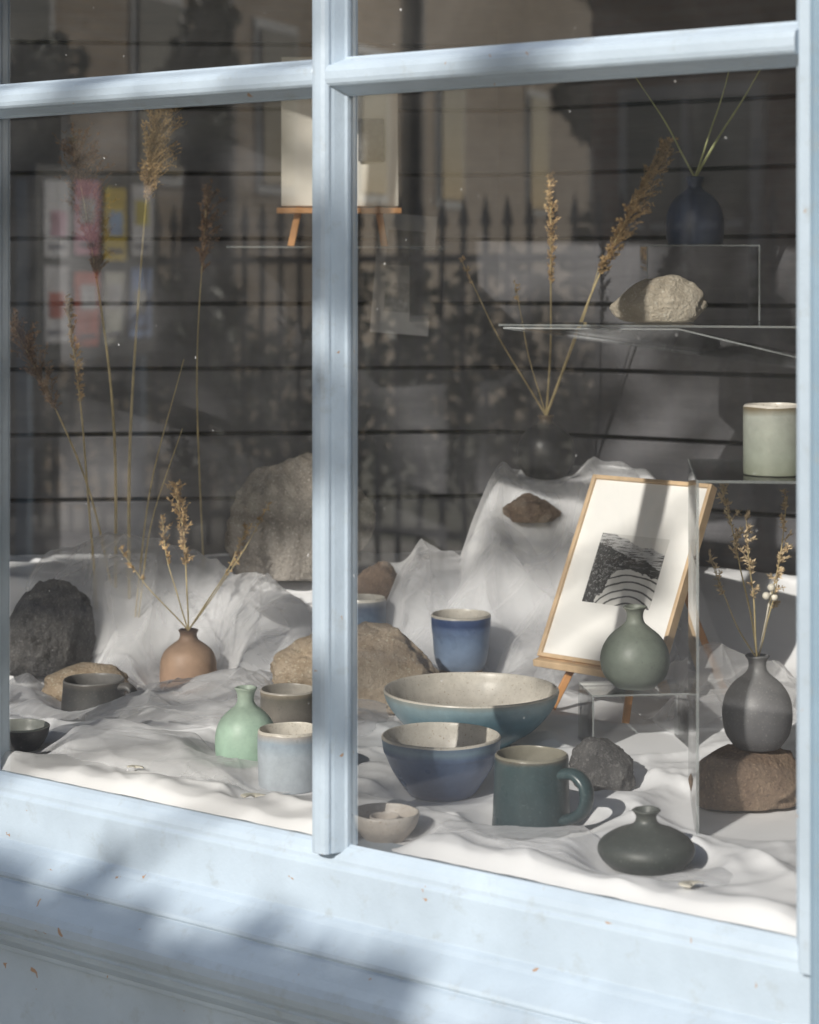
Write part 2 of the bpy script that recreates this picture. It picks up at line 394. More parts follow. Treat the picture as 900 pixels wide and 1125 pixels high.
keep=(Y<lim+.03)
Yc=np.minimum(Y,lim)
grid_mesh('white_cloth',X,Yc,Zc,CL,keep)
HEAPS=[(-.215,3.17,.060,.075),(-.44,3.19,.050,.07),(-.245,2.90,.028,.05),(-.36,2.80,.018,.05),(.00,3.20,.06,.06),(.44,2.98,.05,.07),(-.62,2.88,.03,.06),(.09,3.14,.025,.05)]
def sheer(cx,cy,w,h,rot,seed,amp=.02,ang=0.0,n=12,lift=.004,res=300,sc=9,heap=1.0,st=2.6):
    a,b=np.meshgrid(np.linspace(-1,1,res),np.linspace(-1,1,int(res*max(.45,h/w))))
    c,s=math.cos(rot),math.sin(rot); X=cx+(a*w*c-b*h*s); Y=cy+(a*w*s+b*h*c)
    R=ridges(X,Y,n,seed,A=(amp*.25,amp*.8),Wd=(.010,.028),L=(.12,.35),xr=(cx-w,cx+w),yr=(cy-h,cy+h),ang=(ang,.5),crisp=True)
    R+=ridges(X,Y,n*2,seed+90,A=(amp*.12,amp*.3),Wd=(.003,.007),L=(.06,.2),xr=(cx-w,cx+w),yr=(cy-h,cy+h),ang=(ang,.9),crisp=True)
    R+=amp*.75*crumple(X,Y,sc,seed,st,ang)+amp*.14*crumple(X,Y,sc*2.8,seed+3,st,ang+.6)
    R=amp*2*np.tanh(R/(amp*2))
    hp_=sum(A*np.exp(-((X-hx)**2+(Y-hy)**2)/r**2) for hx,hy,A,r in HEAPS)*heap
    rad=np.abs(a)**4+np.abs(b)**4; th=np.arctan2(b,a)
    keep=rad<(.78+.11*np.sin(3*th+seed)+.05*np.sin(7*th+seed*2)+.02*np.sin(13*th))
    mk=mask(X,Y,.035); edge=1-ss(.4,.95,rad)*.7
    Z=base_h(X,Y)+lift+(.006+R+hp_)*mk*edge
    lim=np.where(X<.152,3.6+.0956*(X-.152),3.6-.674*(X-.152))-.02
    grid_mesh('organza_scarf',X,np.minimum(Y,lim),Z,SH,keep)
sheer(.12,3.19,.27,.20,.10,21,.022,1.25,9,sc=7)
sheer(.03,3.13,.20,.15,-.35,22,.026,.7,8,.012,sc=8)
sheer(.26,3.14,.17,.14,.3,32,.020,1.7,7,.010,sc=8)
sheer(-.28,2.84,.28,.12,-.2,23,.020,.3,12)
sheer(-.26,2.90,.20,.09,.5,33,.020,-.6,8,.010,heap=.7)
sheer(-.26,3.16,.34,.12,.05,24,.028,.2,10)
sheer(-.36,3.19,.24,.10,-.3,34,.030,1.0,8,.016,heap=1.2)
sheer(-.30,2.60,.24,.08,-.62,25,.013,-.6,10,heap=.5)
sheer(.13,2.205,.25,.050,-.63,26,.011,-.6,10)
sheer(-.56,2.95,.2,.13,.2,27,.020,.2,8)
sheer(.43,2.92,.13,.16,.2,28,.024,.9,8)
# ---------------------------------------------------------------- pottery
CREAM=glaze('cream_glaze',[(0,(.66,.61,.53)),(1,(.73,.69,.61))],.3,.1,30,speck=(.3,.22,.14,1))
def pot(name,loc,outer,inner,mats,handle=None,seed=0,rotz=0,flat=1):
    bm=bmesh.new(); lathe(bm,outer,inner,seed=seed)
    if handle:
        pts,r=handle; tube(bm,catmull(pts,5),r,10,flat=1.6)
    o=finish(name,bm,mats,loc,True,rot=(0,0,rotz)); return o
x,y,_=items['small_bowl']; 
B_SM=glaze('blue_bowl_glaze',[(0,(.13,.17,.26)),(.1,(.10,.15,.27)),(.80,(.15,.21,.34)),(.9,(.26,.36,.44)),(1,(.19,.26,.36))],.28,.06,20,height=.068)
pot('small_bowl',(x,y,H(x,y)),[(0,0.002),(.030,.001),(.036,0),(.040,.004),(.045,.010),(.058,.030),(.066,.048),(.068,.052),(.0695,.060),(.0705,.0675)],[(.0705,.0675),(.0695,.0695),(.0672,.0685),(.064,.050),(.054,.026),(.038,.009),(0,.006)],[B_SM,CREAM],seed=1)
x,y,_=items['big_bowl']
B_TE=glaze('teal_bowl_glaze',[(0,(.12,.19,.21)),(.12,(.11,.22,.26)),(.7,(.17,.30,.36)),(.92,(.30,.42,.46)),(1,(.36,.40,.38))],.28,.15,18,height=.072)
pot('serving_bowl',(x,y,H(x,y)),[(0,0.002),(.044,.001),(.050,0),(.052,.006),(.060,.011),(.083,.026),(.100,.044),(.109,.058),(.1125,.068),(.1135,.0725)],[(.1135,.0725),(.1125,.0745),(.1095,.0730),(.104,.055),(.090,.034),(.062,.015),(0,.009)],[B_TE,CREAM],seed=2)
x,y,_=items['mug']
G_MUG=glaze('green_mug_glaze',[(0,(.026,.050,.058)),(.5,(.032,.062,.070)),(.93,(.040,.076,.082)),(1,(.14,.12,.09))],.28,.08,24,speck=(.10,.14,.14,1),height=.083)
dx,dy=.80,-.60
hp=[(dx*.038,dy*.038,.066),(dx*.055,dy*.055,.069),(dx*.069,dy*.069,.059),(dx*.071,dy*.071,.042),(dx*.062,dy*.062,.026),(dx*.041,dy*.041,.016)]
pot('mug',(x,y,H(x,y)),[(0,.001),(.038,.001),(.0425,0),(.0435,.004),(.0425,.02),(.0415,.045),(.041,.065),(.0408,.078),(.0405,.082)],[(.0405,.082),(.0395,.0835),(.038,.0825),(.0375,.06),(.038,.02),(.034,.008),(0,.006)],[G_MUG,glaze('mug_inside',[(0,(.20,.19,.15)),(1,(.30,.28,.22))],.3)],handle=(hp,.0066),seed=3)
x,y,_=items['dmug']
D_MUG=glaze('charcoal_glaze',[(0,(.07,.07,.07)),(.8,(.09,.09,.09)),(1,(.2,.18,.16))],.35,.1,24,speck=(.2,.18,.16,1),height=.055)
dx,dy=.93,-.36
hp=[(dx*.040,dy*.040,.045),(dx*.054,dy*.054,.046),(dx*.063,dy*.063,.036),(dx*.062,dy*.062,.022),(dx*.053,dy*.053,.012),(dx*.040,dy*.040,.011)]
pot('mug',(x,y,H(x,y)),[(0,.001),(.038,.001),(.0425,0),(.0445,.004),(.0440,.02),(.0425,.040),(.042,.052)],[(.042,.052),(.041,.0535),(.0395,.0525),(.039,.04),(.038,.01),(0,.006)],[D_MUG,glaze('grey_inside',[(0,(.26,.25,.24)),(1,(.34,.33,.31))],.3)],handle=(hp,.0055),seed=4)
x,y,_=items['gmug']
pot('mug',(x,y,H(x,y)),[(0,.001),(.034,.001),(.0375,0),(.0395,.005),(.0395,.02),(.038,.045),(.0385,.058)],[(.0385,.058),(.0375,.0595),(.036,.0585),(.0355,.04),(.034,.01),(0,.006)],
  [glaze('taupe_glaze',[(0,(.16,.14,.12)),(.5,(.20,.18,.155)),(.85,(.13,.12,.10)),(1,(.30,.25,.18))],.4,.1,24,speck=(.08,.07,.06,1),height=.06),glaze('taupe_inside',[(0,(.40,.37,.32)),(1,(.45,.42,.37))],.3)],handle=([(.036,-.012,.048),(.052,-.017,.048),(.060,-.02,.036),(.056,-.019,.020),(.036,-.012,.014)],.005),seed=5)
x,y,_=items['cup']
pot('tumbler',(x,y,H(x,y)),[(0,.001),(.030,.001),(.0345,0),(.0365,.005),(.0375,.03),(.038,.055),(.0375,.0675)],[(.0375,.0675),(.0365,.069),(.035,.068),(.0345,.04),(.032,.01),(0,.006)],
  [glaze('pale_blue_glaze',[(0,(.42,.46,.50)),(.6,(.48,.54,.60)),(.82,(.36,.44,.52)),(1,(.52,.44,.36))],.3,.12,20,height=.07),CREAM],seed=6)
x,y,_=items['slab']; 
BL=glaze('blue_cup_glaze',[(0,(.34,.22,.12)),(.035,(.34,.24,.15)),(.06,(.24,.31,.42)),(.55,(.20,.28,.42)),(.78,(.15,.22,.38)),(.85,(.05,.09,.22)),(.95,(.08,.13,.28)),(1,(.28,.34,.42))],.28,.05,18,height=.082)
pot('tumbler',(x,y,H(x,y)+.0325),[(0,.001),(.025,.001),(.0300,0),(.0325,.004),(.037,.014),(.0400,.030),(.0415,.052),(.0428,.060),(.0438,.080)],[(.0438,.080),(.0430,.082),(.0412,.0812),(.0395,.055),(.035,.02),(.026,.008),(0,.006)],[BL,CREAM],seed=7)
x,y,_=items['navy']
pot('tumbler',(x,y,H(x,y)+.0),[(0,.001),(.024,.001),(.0275,0),(.030,.006),(.0335,.05),(.0345,.078),(.0345,.104)],[(.0345,.104),(.0335,.1055),(.032,.1045),(.031,.06),(.026,.01),(0,.007)],
  [glaze('navy_glaze',[(0,(.10,.14,.20)),(.75,(.12,.17,.24)),(.9,(.10,.13,.19)),(1,(.35,.36,.36))],.3,height=.105),CREAM],seed=8)
x,y,_=items['dish']
SAND=glaze('sand_glaze',[(0,(.42,.35,.29)),(.5,(.60,.53,.46)),(1,(.68,.63,.57))],.35,speck=(.3,.2,.13,1),height=.03)
bm=bmesh.new(); lathe(bm,[(0,.001),(.018,.001),(.021,0),(.024,.003),(.033,.014),(.037,.024),(.0375,.0285)],[(.0375,.0285),(.0368,.030),(.0352,.0290),(.032,.019),(.022,.0085),(0,.006)],seed=9)
lathe(bm,[(0,.006),(.014,.007),(.016,.012),(.0165,.024)],[(.0165,.024),(.0158,.0255),(.0145,.0245),(.013,.016),(0,.013)],seg=48)
finish('egg_dish',bm,[SAND,SAND],(x,y,H(x,y)))
x,y,_=items['lbowl']
pot('small_bowl',(x,y,H(x,y)),[(0,.001),(.018,.001),(.022,0),(.025,.004),(.034,.018),(.038,.032)],[(.038,.032),(.0372,.0335),(.0355,.0325),(.031,.018),(.02,.008),(0,.006)],[D_MUG,glaze('celadon_inside',[(0,(.40,.42,.38)),(1,(.48,.50,.46))],.3)],seed=10)
def bottle(name,loc,prof,mat,seed=0,inner=None):
    r,z=prof[-1]
    inn=[(r,z),(r-.0012,z+.0012),(r-.003,z),(max(.003,r*.55),z-.012),(max(.003,r*.5),z-.03),(0,z-.032)]
    return pot(name,loc,prof,inn,[mat,inner or mat],seed=seed)
x,y,_=items['squat']
bottle('squat_vase',(x,y,H(x,y)),[(0,.001),(.028,.001),(.033,0),(.037,.003),(.0465,.012),(.0500,.021),(.046,.030),(.034,.038),(.020,.0435),(.0125,.048),(.0105,.053),(.0120,.0575),(.0150,.0605)],glaze('dark_green_grey_glaze',[(0,(.05,.06,.055)),(.6,(.055,.065,.06)),(1,(.09,.10,.09))],.42,speck=(.14,.15,.14,1),height=.062),11)
x,y,_=items['mint']
bottle('bottle_vase',(x,y,H(x,y)),[(0,.001),(.031,.001),(.0345,0),(.0365,.004),(.0385,.020),(.0375,.038),(.032,.053),(.022,.064),(.0135,.071),(.0105,.078),(.0115,.087),(.0145,.0925)],glaze('mint_glaze',[(0,(.38,.55,.43)),(.5,(.42,.59,.47)),(1,(.52,.63,.52))],.5,.1,20,height=.093,bump=.08),12)
x,y,_=items['bvase']
bottle('bottle_vase',(x,y,H(x,y)),[(0,.001),(.036,.001),(.0400,0),(.0415,.004),(.0420,.022),(.0405,.042),(.035,.056),(.024,.066),(.0155,.072),(.0125,.078),(.013,.083),(.0150,.0865)],glaze('brown_clay',[(0,(.36,.23,.16)),(.5,(.42,.28,.19)),(.85,(.40,.27,.19)),(1,(.14,.09,.06))],.6,.08,20,height=.088,bump=.1),13)
BV=(x,y,H(x,y)+.0865)
def sheet(bm,corners,th=.003):
    c=[Vector(p) for p in corners]; n=(c[1]-c[0]).cross(c[-1]-c[0]).normalized()*th/2
    A=[bm.verts.new(p+n) for p in c]; B=[bm.verts.new(p-n) for p in c]; k=len(c)
    f=bm.faces.new(A); f.material_index=0; f=bm.faces.new(B[::-1]); f.material_index=0
    for i in range(k):
        f=bm.faces.new((A[i],B[i],B[(i+1)%k],A[(i+1)%k])); f.material_index=1
def ustand(name,c,w,dp,h,rot,th=.003):
    bm=bmesh.new(); cs,sn=math.cos(rot),math.sin(rot)
    def P(a,b,z): return (c[0]+a*cs-b*sn,c[1]+a*sn+b*cs,c[2]+z)
    sheet(bm,[P(-w,-dp,h-th/2),P(w,-dp,h-th/2),P(w,dp,h-th/2),P(-w,dp,h-th/2)],th)
    for s in (-1,1): sheet(bm,[P(s*(w-th/2),-dp,0),P(s*(w-th/2),dp,0),P(s*(w-th/2),dp,h-th),P(s*(w-th/2),-dp,h-th)],th)
    return finish(name,bm,[ACR,ACRE],smooth=False)
x,y,_=items['riser']; zr=H(x,y)
ustand('acrylic_riser',(x,y,zr),.066,.045,.074,.12,.0025)
bottle('bottle_vase',(x,y,zr+.0745),[(0,.001),(.022,.001),(.025,0),(.028,.003),(.0395,.014),(.0450,.032),(.0425,.050),(.033,.066),(.020,.077),(.0125,.084),(.0105,.092),(.012,.099),(.0160,.1035)],glaze('sage_glaze',[(0,(.13,.15,.125)),(.5,(.17,.20,.165)),(1,(.20,.22,.18))],.5,speck=(.08,.09,.08,1),height=.1),14)
x,y,_=items['dvase']
DV=(x,y,H(x,y)+.099)
bottle('bottle_vase',(x,y,H(x,y)),[(0,.001),(.026,.001),(.029,0),(.033,.004),(.043,.020),(.0465,.042),(.042,.062),(.030,.077),(.017,.085),(.011,.090),(.0105,.094),(.0135,.099)],glaze('black_glaze',[(0,(.03,.03,.032)),(.85,(.04,.04,.043)),(1,(.22,.17,.12))],.4,height=.1),15)
# ---------------------------------------------------------------- right shelf
zs=.541
bm=bmesh.new()
sheet(bm,[(.122,2.865,zs),(.80,2.66,zs),(.88,3.085,zs),(.60,3.275,zs)],.003)
sheet(bm,[(.128,2.862,zs-.004),(.36,2.79,zs-.004),(.80,2.64,zs-.11),(.88,2.95,zs-.11)],.0025)
finish('acrylic_shelf',bm,[ACR,ACRE],smooth=False)
ustand('acrylic_riser',(.424,3.065,zs+.002),.082,.045,.110,.0,.0025)
BLV=(.418,3.065,zs+.1125)
bottle('bottle_vase',BLV,[(0,.001),(.034,.001),(.038,0),(.0405,.004),(.0425,.020),(.0415,.040),(.036,.058),(.026,.071),(.015,.079),(.0105,.085),(.0115,.092),(.0135,.0985)],glaze('navy_vase_glaze',[(0,(.040,.06,.11)),(.5,(.055,.08,.15)),(1,(.09,.11,.17))],.35,.1,30,speck=(.10,.12,.17,1),height=.1),16)
# ---------------------------------------------------------------- stones
def stone(name,loc,half,mat,seed,rotz=0,sub=5,rough=.16,flat=.35,sit=None):
    bm=bmesh.new(); bmesh.ops.create_icosphere(bm,subdivisions=sub,radius=1)
    sv=Vector((seed*3.7,seed*1.3,seed*.7))
    for v in bm.verts:
        p=v.co.copy()
        r=1+rough*1.6*noise.noise(p*1.1+sv)+rough*.8*noise.noise(p*2.3+sv)+rough*.40*noise.noise(p*5.2+sv)+rough*.24*noise.noise(p*12+sv)
        q=p*r
        for k in range(6):
            nn=Vector((math.sin(seed*2.1+k*2.4),math.cos(seed*1.7+k*1.9),.55*math.sin(seed+k*1.3)+.25)).normalized()
            dd=q.dot(nn)-.80
            if dd>0: q-=nn*dd*.72
        if q.z<-flat*1.6: q.z=-flat*1.6+(q.z+flat*1.6)*.12
        v.co=Vector((q.x*half[0],q.y*half[1],q.z*half[2]))
    mz=min(v.co.z for v in bm.verts); MZ=max(v.co.z for v in bm.verts); 
    mx=max(abs(v.co.x) for v in bm.verts)
    k=2*half[2]/(MZ-mz)
    for v in bm.verts: v.co.z=(v.co.z-mz)*k; v.co.x*=half[0]/mx
    return finish(name,bm,mat,loc,True,rot=(0,0,rotz))
S_GREY=stone_mat('grey_granite',(.30,.27,.24,1),(.62,.57,.51,1),scale=12,spa=.25)
S_BROWN=stone_mat('brown_granite',(.20,.13,.09,1),(.42,.31,.22,1))
S_GOLD=stone_mat('golden_sandstone',(.44,.32,.20,1),(.78,.66,.52,1),(.16,.10,.06,1),spa=.3)
S_DARK=stone_mat('dark_basalt',(.05,.05,.054,1),(.19,.185,.18,1),(.34,.33,.32,1),26,spa=.5)
S_CREAM=stone_mat('cream_limestone',(.55,.47,.36,1),(.80,.73,.60,1),(.30,.22,.14,1),spa=.25)
S_RUST=stone_mat('rusty_stone',(.22,.15,.11,1),(.38,.28,.20,1))
def st(key,name,half,mat,seed,rotz=0,dz=0,**k):
    x,y,_=items[key]; return stone(name,(x,y,H(x,y)-.002+dz),half,mat,seed,rotz,**k)
st('dstone','dark_stone',(.041,.034,.031),S_DARK,1.3,.3)
st('fstone','flat_stone',(.046,.034,.022),S_RUST,2.1)
st('boulder','boulder',(.122,.085,.100),S_GREY,3.4,.2,sub=6)
st('brock','brown_stone',(.040,.035,.034),S_RUST,4.2)
st('grock','sandstone_rock',(.122,.075,.062),S_GOLD,5.7,0,sub=6)
st('drock','dark_rock',(.076,.06,.070),S_DARK,6.1,.4,sub=6)
st('tstone','tan_stone',(.064,.04,.028),S_GOLD,7.9,.1)
st('brownbit','tan_stone',(.03,.03,.02),S_GOLD,8.8)
st('slab','flat_stone',(.074,.055,.0178),S_GOLD,9.4,-.1,flat=.2,rough=.08)
stone('cream_stone',(.350,2.925,zs+.001),(.0705,.043,.034),S_CREAM,10.6)
SHELL=simple('shell',(.72,.68,.58,1),.4,60,.2)
def shell(loc,s,rotz):
    bm=bmesh.new(); n=24; rings=[]
    for j in range(8):
        v=j/7; ring=[]
        for i in range(n+1):
            a=math.pi*(-.15+1.3*i/n); rr=v*(1+.04*math.sin(i*2.6)); 
            ring.append(bm.verts.new((math.cos(a)*rr*s,math.sin(a)*rr*s*.8,s*.38*math.sin(v*math.pi*.5+.0)*(1-v*.8)+.001)))
        rings.append(ring)
    for j in range(7):
        for i in range(n): bm.faces.new((rings[j][i],rings[j][i+1],rings[j+1][i+1],rings[j+1][i]))
    o=finish('seashell',bm,SHELL,loc,rot=(0,.1,rotz)); so=o.modifiers.new('s','SOLIDIFY'); so.thickness=.0012
x,y,_=items['shell']; shell((x,y,H(x,y)+.008),.017,.5); shell((x+.02,y-.012,H(x,y)+.010),.011,2.2)
shell((.275,2.035,.016),.016,1.0); shell((-.33,2.52,.016),.01,.1)
# ---------------------------------------------------------------- right tall stand
x,y=.408,2.365
ustand('acrylic_stand',(x,y,.001),.088,.13,.389,-.10,.003)
pot('tumbler',(.402,2.31,.391),[(0,.001),(.029,.001),(.0325,0),(.0335,.004),(.0335,.04),(.0335,.068),(.0335,.0735)],[(.0335,.0735),(.0325,.075),(.031,.074),(.030,.05),(.029,.01),(0,.006)],[glaze('celadon_glaze',[(0,(.24,.26,.20)),(.3,(.34,.37,.31)),(.85,(.42,.44,.39)),(.95,(.20,.17,.11)),(1,(.22,.17,.10))],.3,.14,14,height=.075,bump=.05),CREAM],seed=17)
stone('granite_rock',(.385,2.40,.002),(.072,.055,.036),S_BROWN,11.9,.1)
SV=(.398,2.395,.070)
bottle('bottle_vase',SV,[(0,.001),(.022,.001),(.025,0),(.028,.003),(.0365,.016),(.0400,.036),(.0375,.056),(.028,.072),(.015,.083),(.0105,.090),(.0105,.098),(.0140,.104)],glaze('slate_glaze',[(0,(.10,.10,.107)),(.5,(.14,.14,.147)),(1,(.18,.18,.18))],.5,speck=(.25,.25,.25,1),height=.1),18)
# ---------------------------------------------------------------- framed print on easel
OAK=simple('pale_oak',(.58,.42,.26,1),.5,30,.2,.2,120)
PINE=simple('orange_pine',(.55,.27,.10,1),.5,30,.2)
PAPER=simple('white_paper',(.84,.83,.80,1),.8,3,.03)
def art_mat():
    m=M('linocut_print'); co=m.coord('Generated')
    sep=m.add('ShaderNodeSeparateXYZ'); m.link(co,sep.inputs[0])
    mp2=m.add('ShaderNodeMapping'); mp2.inputs['Location'].default_value=(-.66,.18,0); mp2.inputs['Scale'].default_value=(1,1.25,1); m.link(co,mp2.inputs[0])
    w=m.add('ShaderNodeTexWave',wave_type='RINGS',rings_direction='Z'); w.inputs['Scale'].default_value=2.6; w.inputs['Distortion'].default_value=1.8; w.inputs['Detail'].default_value=3; w.inputs['Detail Scale'].default_value=1.6
    m.link(mp2.outputs[0],w.inputs['Vector'])
    ter=m.ramp(w.outputs['Fac'],[(0,(.10,.10,.10)),(.14,(.70,.69,.66))],'CONSTANT')
    def hatch(rot,sx,sy,th,dk,lt):
        mp=m.add('ShaderNodeMapping'); mp.inputs['Rotation'].default_value=(0,0,rot); mp.inputs['Scale'].default_value=(sx,sy,1); m.link(co,mp.inputs[0])
        return m.ramp(m.noise(1.5,6,.75,vec=mp.outputs[0]),[(0,(dk,)*3),(th,(lt,)*3)],'CONSTANT')
    hillc=hatch(.5,5,34,.57,.06,.36); bushc=hatch(-.9,22,22,.56,.05,.34); farc=hatch(.15,3,40,.47,.10,.50)
    n=m.noise(3.5,5,.65,vec=co)
    X_=sep.outputs['X']; Y_=sep.outputs['Y']
    e=m.math('ADD',m.math('ADD',Y_,m.math('MULTIPLY',X_,.10)),m.math('MULTIPLY',n,.35))
    c=m.mix(m.ramp(e,[(0,(0,0,0)),(.72,(1,1,1))],'CONSTANT'),ter,hillc)
    e2=m.math('ADD',m.math('MULTIPLY',X_,-1.1),m.math('ADD',m.math('MULTIPLY',Y_,.35),m.math('MULTIPLY',n,.8)))
    c=m.mix(m.ramp(m.math('ADD',e2,.42),[(0,(0,0,0)),(.62,(1,1,1))],'CONSTANT'),c,bushc)
    e3=m.math('ADD',m.math('ADD',Y_,m.math('MULTIPLY',X_,.28)),m.math('MULTIPLY',n,.22))
    c=m.mix(m.ramp(e3,[(0,(0,0,0)),(.97,(1,1,1))],'CONSTANT'),c,farc)
    c=m.mix(m.ramp(m.math('SUBTRACT',e3,.2),[(0,(0,0,0)),(.95,(1,1,1))],'CONSTANT'),c,(.70,.69,.66,1))
    m.link(c,m.b.inputs['Base Color']); m.b.inputs['Roughness'].default_value=.8; return m.m
ART=art_mat()
BLp=Vector((.1836,2.953,.0702)); E=Vector((.735,-.678,0)).normalized(); Bk=Vector((.678,.735,0)).normalized()
ph=math.radians(27.7); Up=(Vector((0,0,1))*math.cos(ph)+Bk*math.sin(ph)).normalized(); Nn=E.cross(Up).normalized()
Wd,Hh=.208,.278
def PF(a,b,c=0): return BLp+E*a+Up*b+Nn*c
if Nn.y>0: Nn=-Nn
pr=empty('framed_print',BLp)
RM=Matrix(((E.x,Up.x,Nn.x,0),(E.y,Up.y,Nn.y,0),(E.z,Up.z,Nn.z,0),(0,0,0,1)))
def pbox(name,a0,a1,b0,b1,c0,c1,mat,bv=0):
    bm=bmesh.new(); box(bm,(0,0,0),(a1-a0,b1-b0,c1-c0)); o=finish(name,bm,mat,smooth=False)
    o.matrix_world=Matrix.Translation(PF((a0+a1)/2,(b0+b1)/2,(c0+c1)/2))@RM
    if bv: bevel(o,bv,2)
    o.parent=pr; o.matrix_parent_inverse=Matrix.Translation(-pr.location); return o
pbox('mount_board',.004,Wd-.004,.004,Hh-.004,-.006,.003,PAPER)
fw=.006
pbox('frame_left',0,fw,0,Hh,-.008,.008,OAK,.001); pbox('frame_right',Wd-fw,Wd,0,Hh,-.008,.008,OAK,.001)
pbox('frame_bottom',fw,Wd-fw,0,fw,-.008,.008,OAK,.001); pbox('frame_top',fw,Wd-fw,Hh-fw,Hh,-.008,.008,OAK,.001)
pbox('linocut',.046,.162,.088,.192,.003,.0037,ART)
ea=empty('table_easel',BLp)
def strut(par,name,a,b,w=.010,t=.008,mat=PINE):
    a=Vector(a);b=Vector(b); d=(b-a); L=d.length; d.normalize(); s=d.cross(Vector((0,1,.1))).normalized(); u=s.cross(d)
    R=Matrix(((s.x,u.x,d.x,0),(s.y,u.y,d.y,0),(s.z,u.z,d.z,0),(0,0,0,1)))
    bm=bmesh.new(); box(bm,(a+b)/2,(w,t,L),R); o=finish(name,bm,mat,smooth=False); bevel(o,.001,1); kid(o,par)
f1=PF(.035,-.075,-.016); f2=PF(.165,-.075,-.016)
f1.z=H(f1.x,f1.y); f2.z=H(f2.x,f2.y)
strut(ea,'front_leg_left',f1,PF(.095,.22,-.018)); strut(ea,'front_leg_right',f2,PF(.110,.22,-.018))
r0=PF(.13,.20,-.028); r1=PF(.17,0,-.02)+Bk*.20; r1.z=H(r1.x,r1.y); strut(ea,'rear_leg',r1,r0)
strut(ea,'tray',PF(.0,-.006,.002),PF(Wd,-.006,.002),.010,.022,OAK)
# ---------------------------------------------------------------- upper left shelf with canvas on easel
bm=bmesh.new(); sheet(bm,[(-.28,3.20,.652),(.06,3.26,.652),(.06,3.57,.652),(-.28,3.54,.652)],.003)
sheet(bm,[(.0,3.25,.648),(.055,3.25,.648),(.055,3.57,.53),(.0,3.565,.53)],.0025)
finish('acrylic_shelf',bm,[ACR,ACRE],smooth=False)
cv=empty('canvas_on_easel',(-.113,3.36,.655))
def cbox(name,c,s,rx=0,mat=PAPER):
    bm=bmesh.new(); box(bm,(0,0,0),s); o=finish(name,bm,mat,(c[0],c[1],c[2]),False,rot=(rx,0,.06)); bevel(o,.0008,1); kid(o,cv)
cbox('canvas',(-.113,3.385,.84),(.188,.014,.245),-.14,simple('canvas_cream',(.66,.63,.56,1),.8,8,.1))
cbox('picture',(-.062,3.3725,.826),(.042,.003,.070),-.14,simple('dark_etching',(.10,.10,.10,1),.8,55,.8))
cbox('ledge',(-.113,3.36,.712),(.20,.026,.009),0,PINE)
strut(cv,'leg_left',(-.190,3.35,.6545),(-.165,3.385,.78),.011); strut(cv,'leg_right',(-.04,3.355,.6545),(-.06,3.39,.78),.011); strut(cv,'leg_back',(-.11,3.50,.6545),(-.113,3.405,.86),.011)
bm=bmesh.new(); box(bm,(0,0,0),(.100,.002,.205)); box(bm,(0.0,-.0014,.045),(.065,.001,.06),mi=1); box(bm,(0.0,-.0014,-.04),(.06,.001,.05),mi=2)
finish('wall_card',bm,[simple('grey_card',(.50,.50,.51,1),.7,6,.1),simple('card_picture',(.26,.26,.26,1),.7,40,.4),simple('card_text',(.38,.38,.38,1),.7,90,.3)],(-.010,3.5765,.61),False,rot=(0,.08,.095))
# ---------------------------------------------------------------- dried grasses
ST=simple('straw_stem',(.52,.42,.22,1),.7,40,.3); PL=simple('golden_plume',(.52,.36,.18,1),.8,60,.4); PLD=simple('brown_plume',(.24,.15,.09,1),.85,60,.4); GR=simple('green_stem',(.44,.46,.22,1),.6,40,.2)
def grass(name,stems,mats):
    bm=bmesh.new()
    for base,tip,bend,rad,plen,pw,n,slot in stems:
        b=Vector(base); t=Vector(tip); L=(t-b).length
        pts=[]
        ph1=random.uniform(0,6)
        for i in range(15):
            s=i/14; p=b.lerp(t,s); p=p+Vector((bend,bend*.4,0))*math.sin(math.pi*s)+Vector((math.sin(s*7+ph1),math.cos(s*5+ph1),0))*.0016*math.sin(math.pi*s)
            pts.append(p)
        tube(bm,pts,[rad*(1-.6*i/14) for i in range(15)],6,mi=0)
        if plen>0:
            nb=max(6,n//22)
            for k in range(nb):
                s=1-((k+random.random())/nb)*plen/L; fi=max(0,min(13.999,s*14)); kk=int(fi)
                p=pts[kk].lerp(pts[kk+1],fi-kk); ax=(pts[kk+1]-pts[kk]).normalized(); u_=(1-s)*L/plen
                prof=pw*(.3+.9*math.sin(math.pi*min(1,u_*.8+.15))); a=random.uniform(0,2*math.pi)
                side=Vector((math.cos(a),math.sin(a)*.8,0)); e=p+side*prof*random.uniform(.35,.9)+ax*prof*random.uniform(.5,1.5)+Vector((.25*prof,0,-.1*prof))
                tube(bm,[p,(p+e)/2+Vector((0,0,.12*prof)),e],[.0005,.0004,.0002],3,mi=slot)
                for _ in range(max(4,n//nb)):
                    q=random.random(); c0=p.lerp(e,q)+Vector((0,0,.12*prof*math.sin(math.pi*q)))
                    dr=(e-p).normalized()*random.uniform(.4,1)+Vector((random.gauss(0,.5),random.gauss(0,.5),random.gauss(0,.4)))
                    dr=dr.normalized()*random.uniform(.003,.0080); w=dr.cross(Vector((random.gauss(0,1),random.gauss(0,1),random.gauss(0,1)))).normalized()*.0011
                    v=[bm.verts.new(z) for z in (c0,c0+dr*.5-w,c0+dr,c0+dr*.5+w)]; f=bm.faces.new(v); f.material_index=slot
    return finish(name,bm,mats,smooth=False)
hb=lambda x,y:(x,y,H(x,y)-.002)
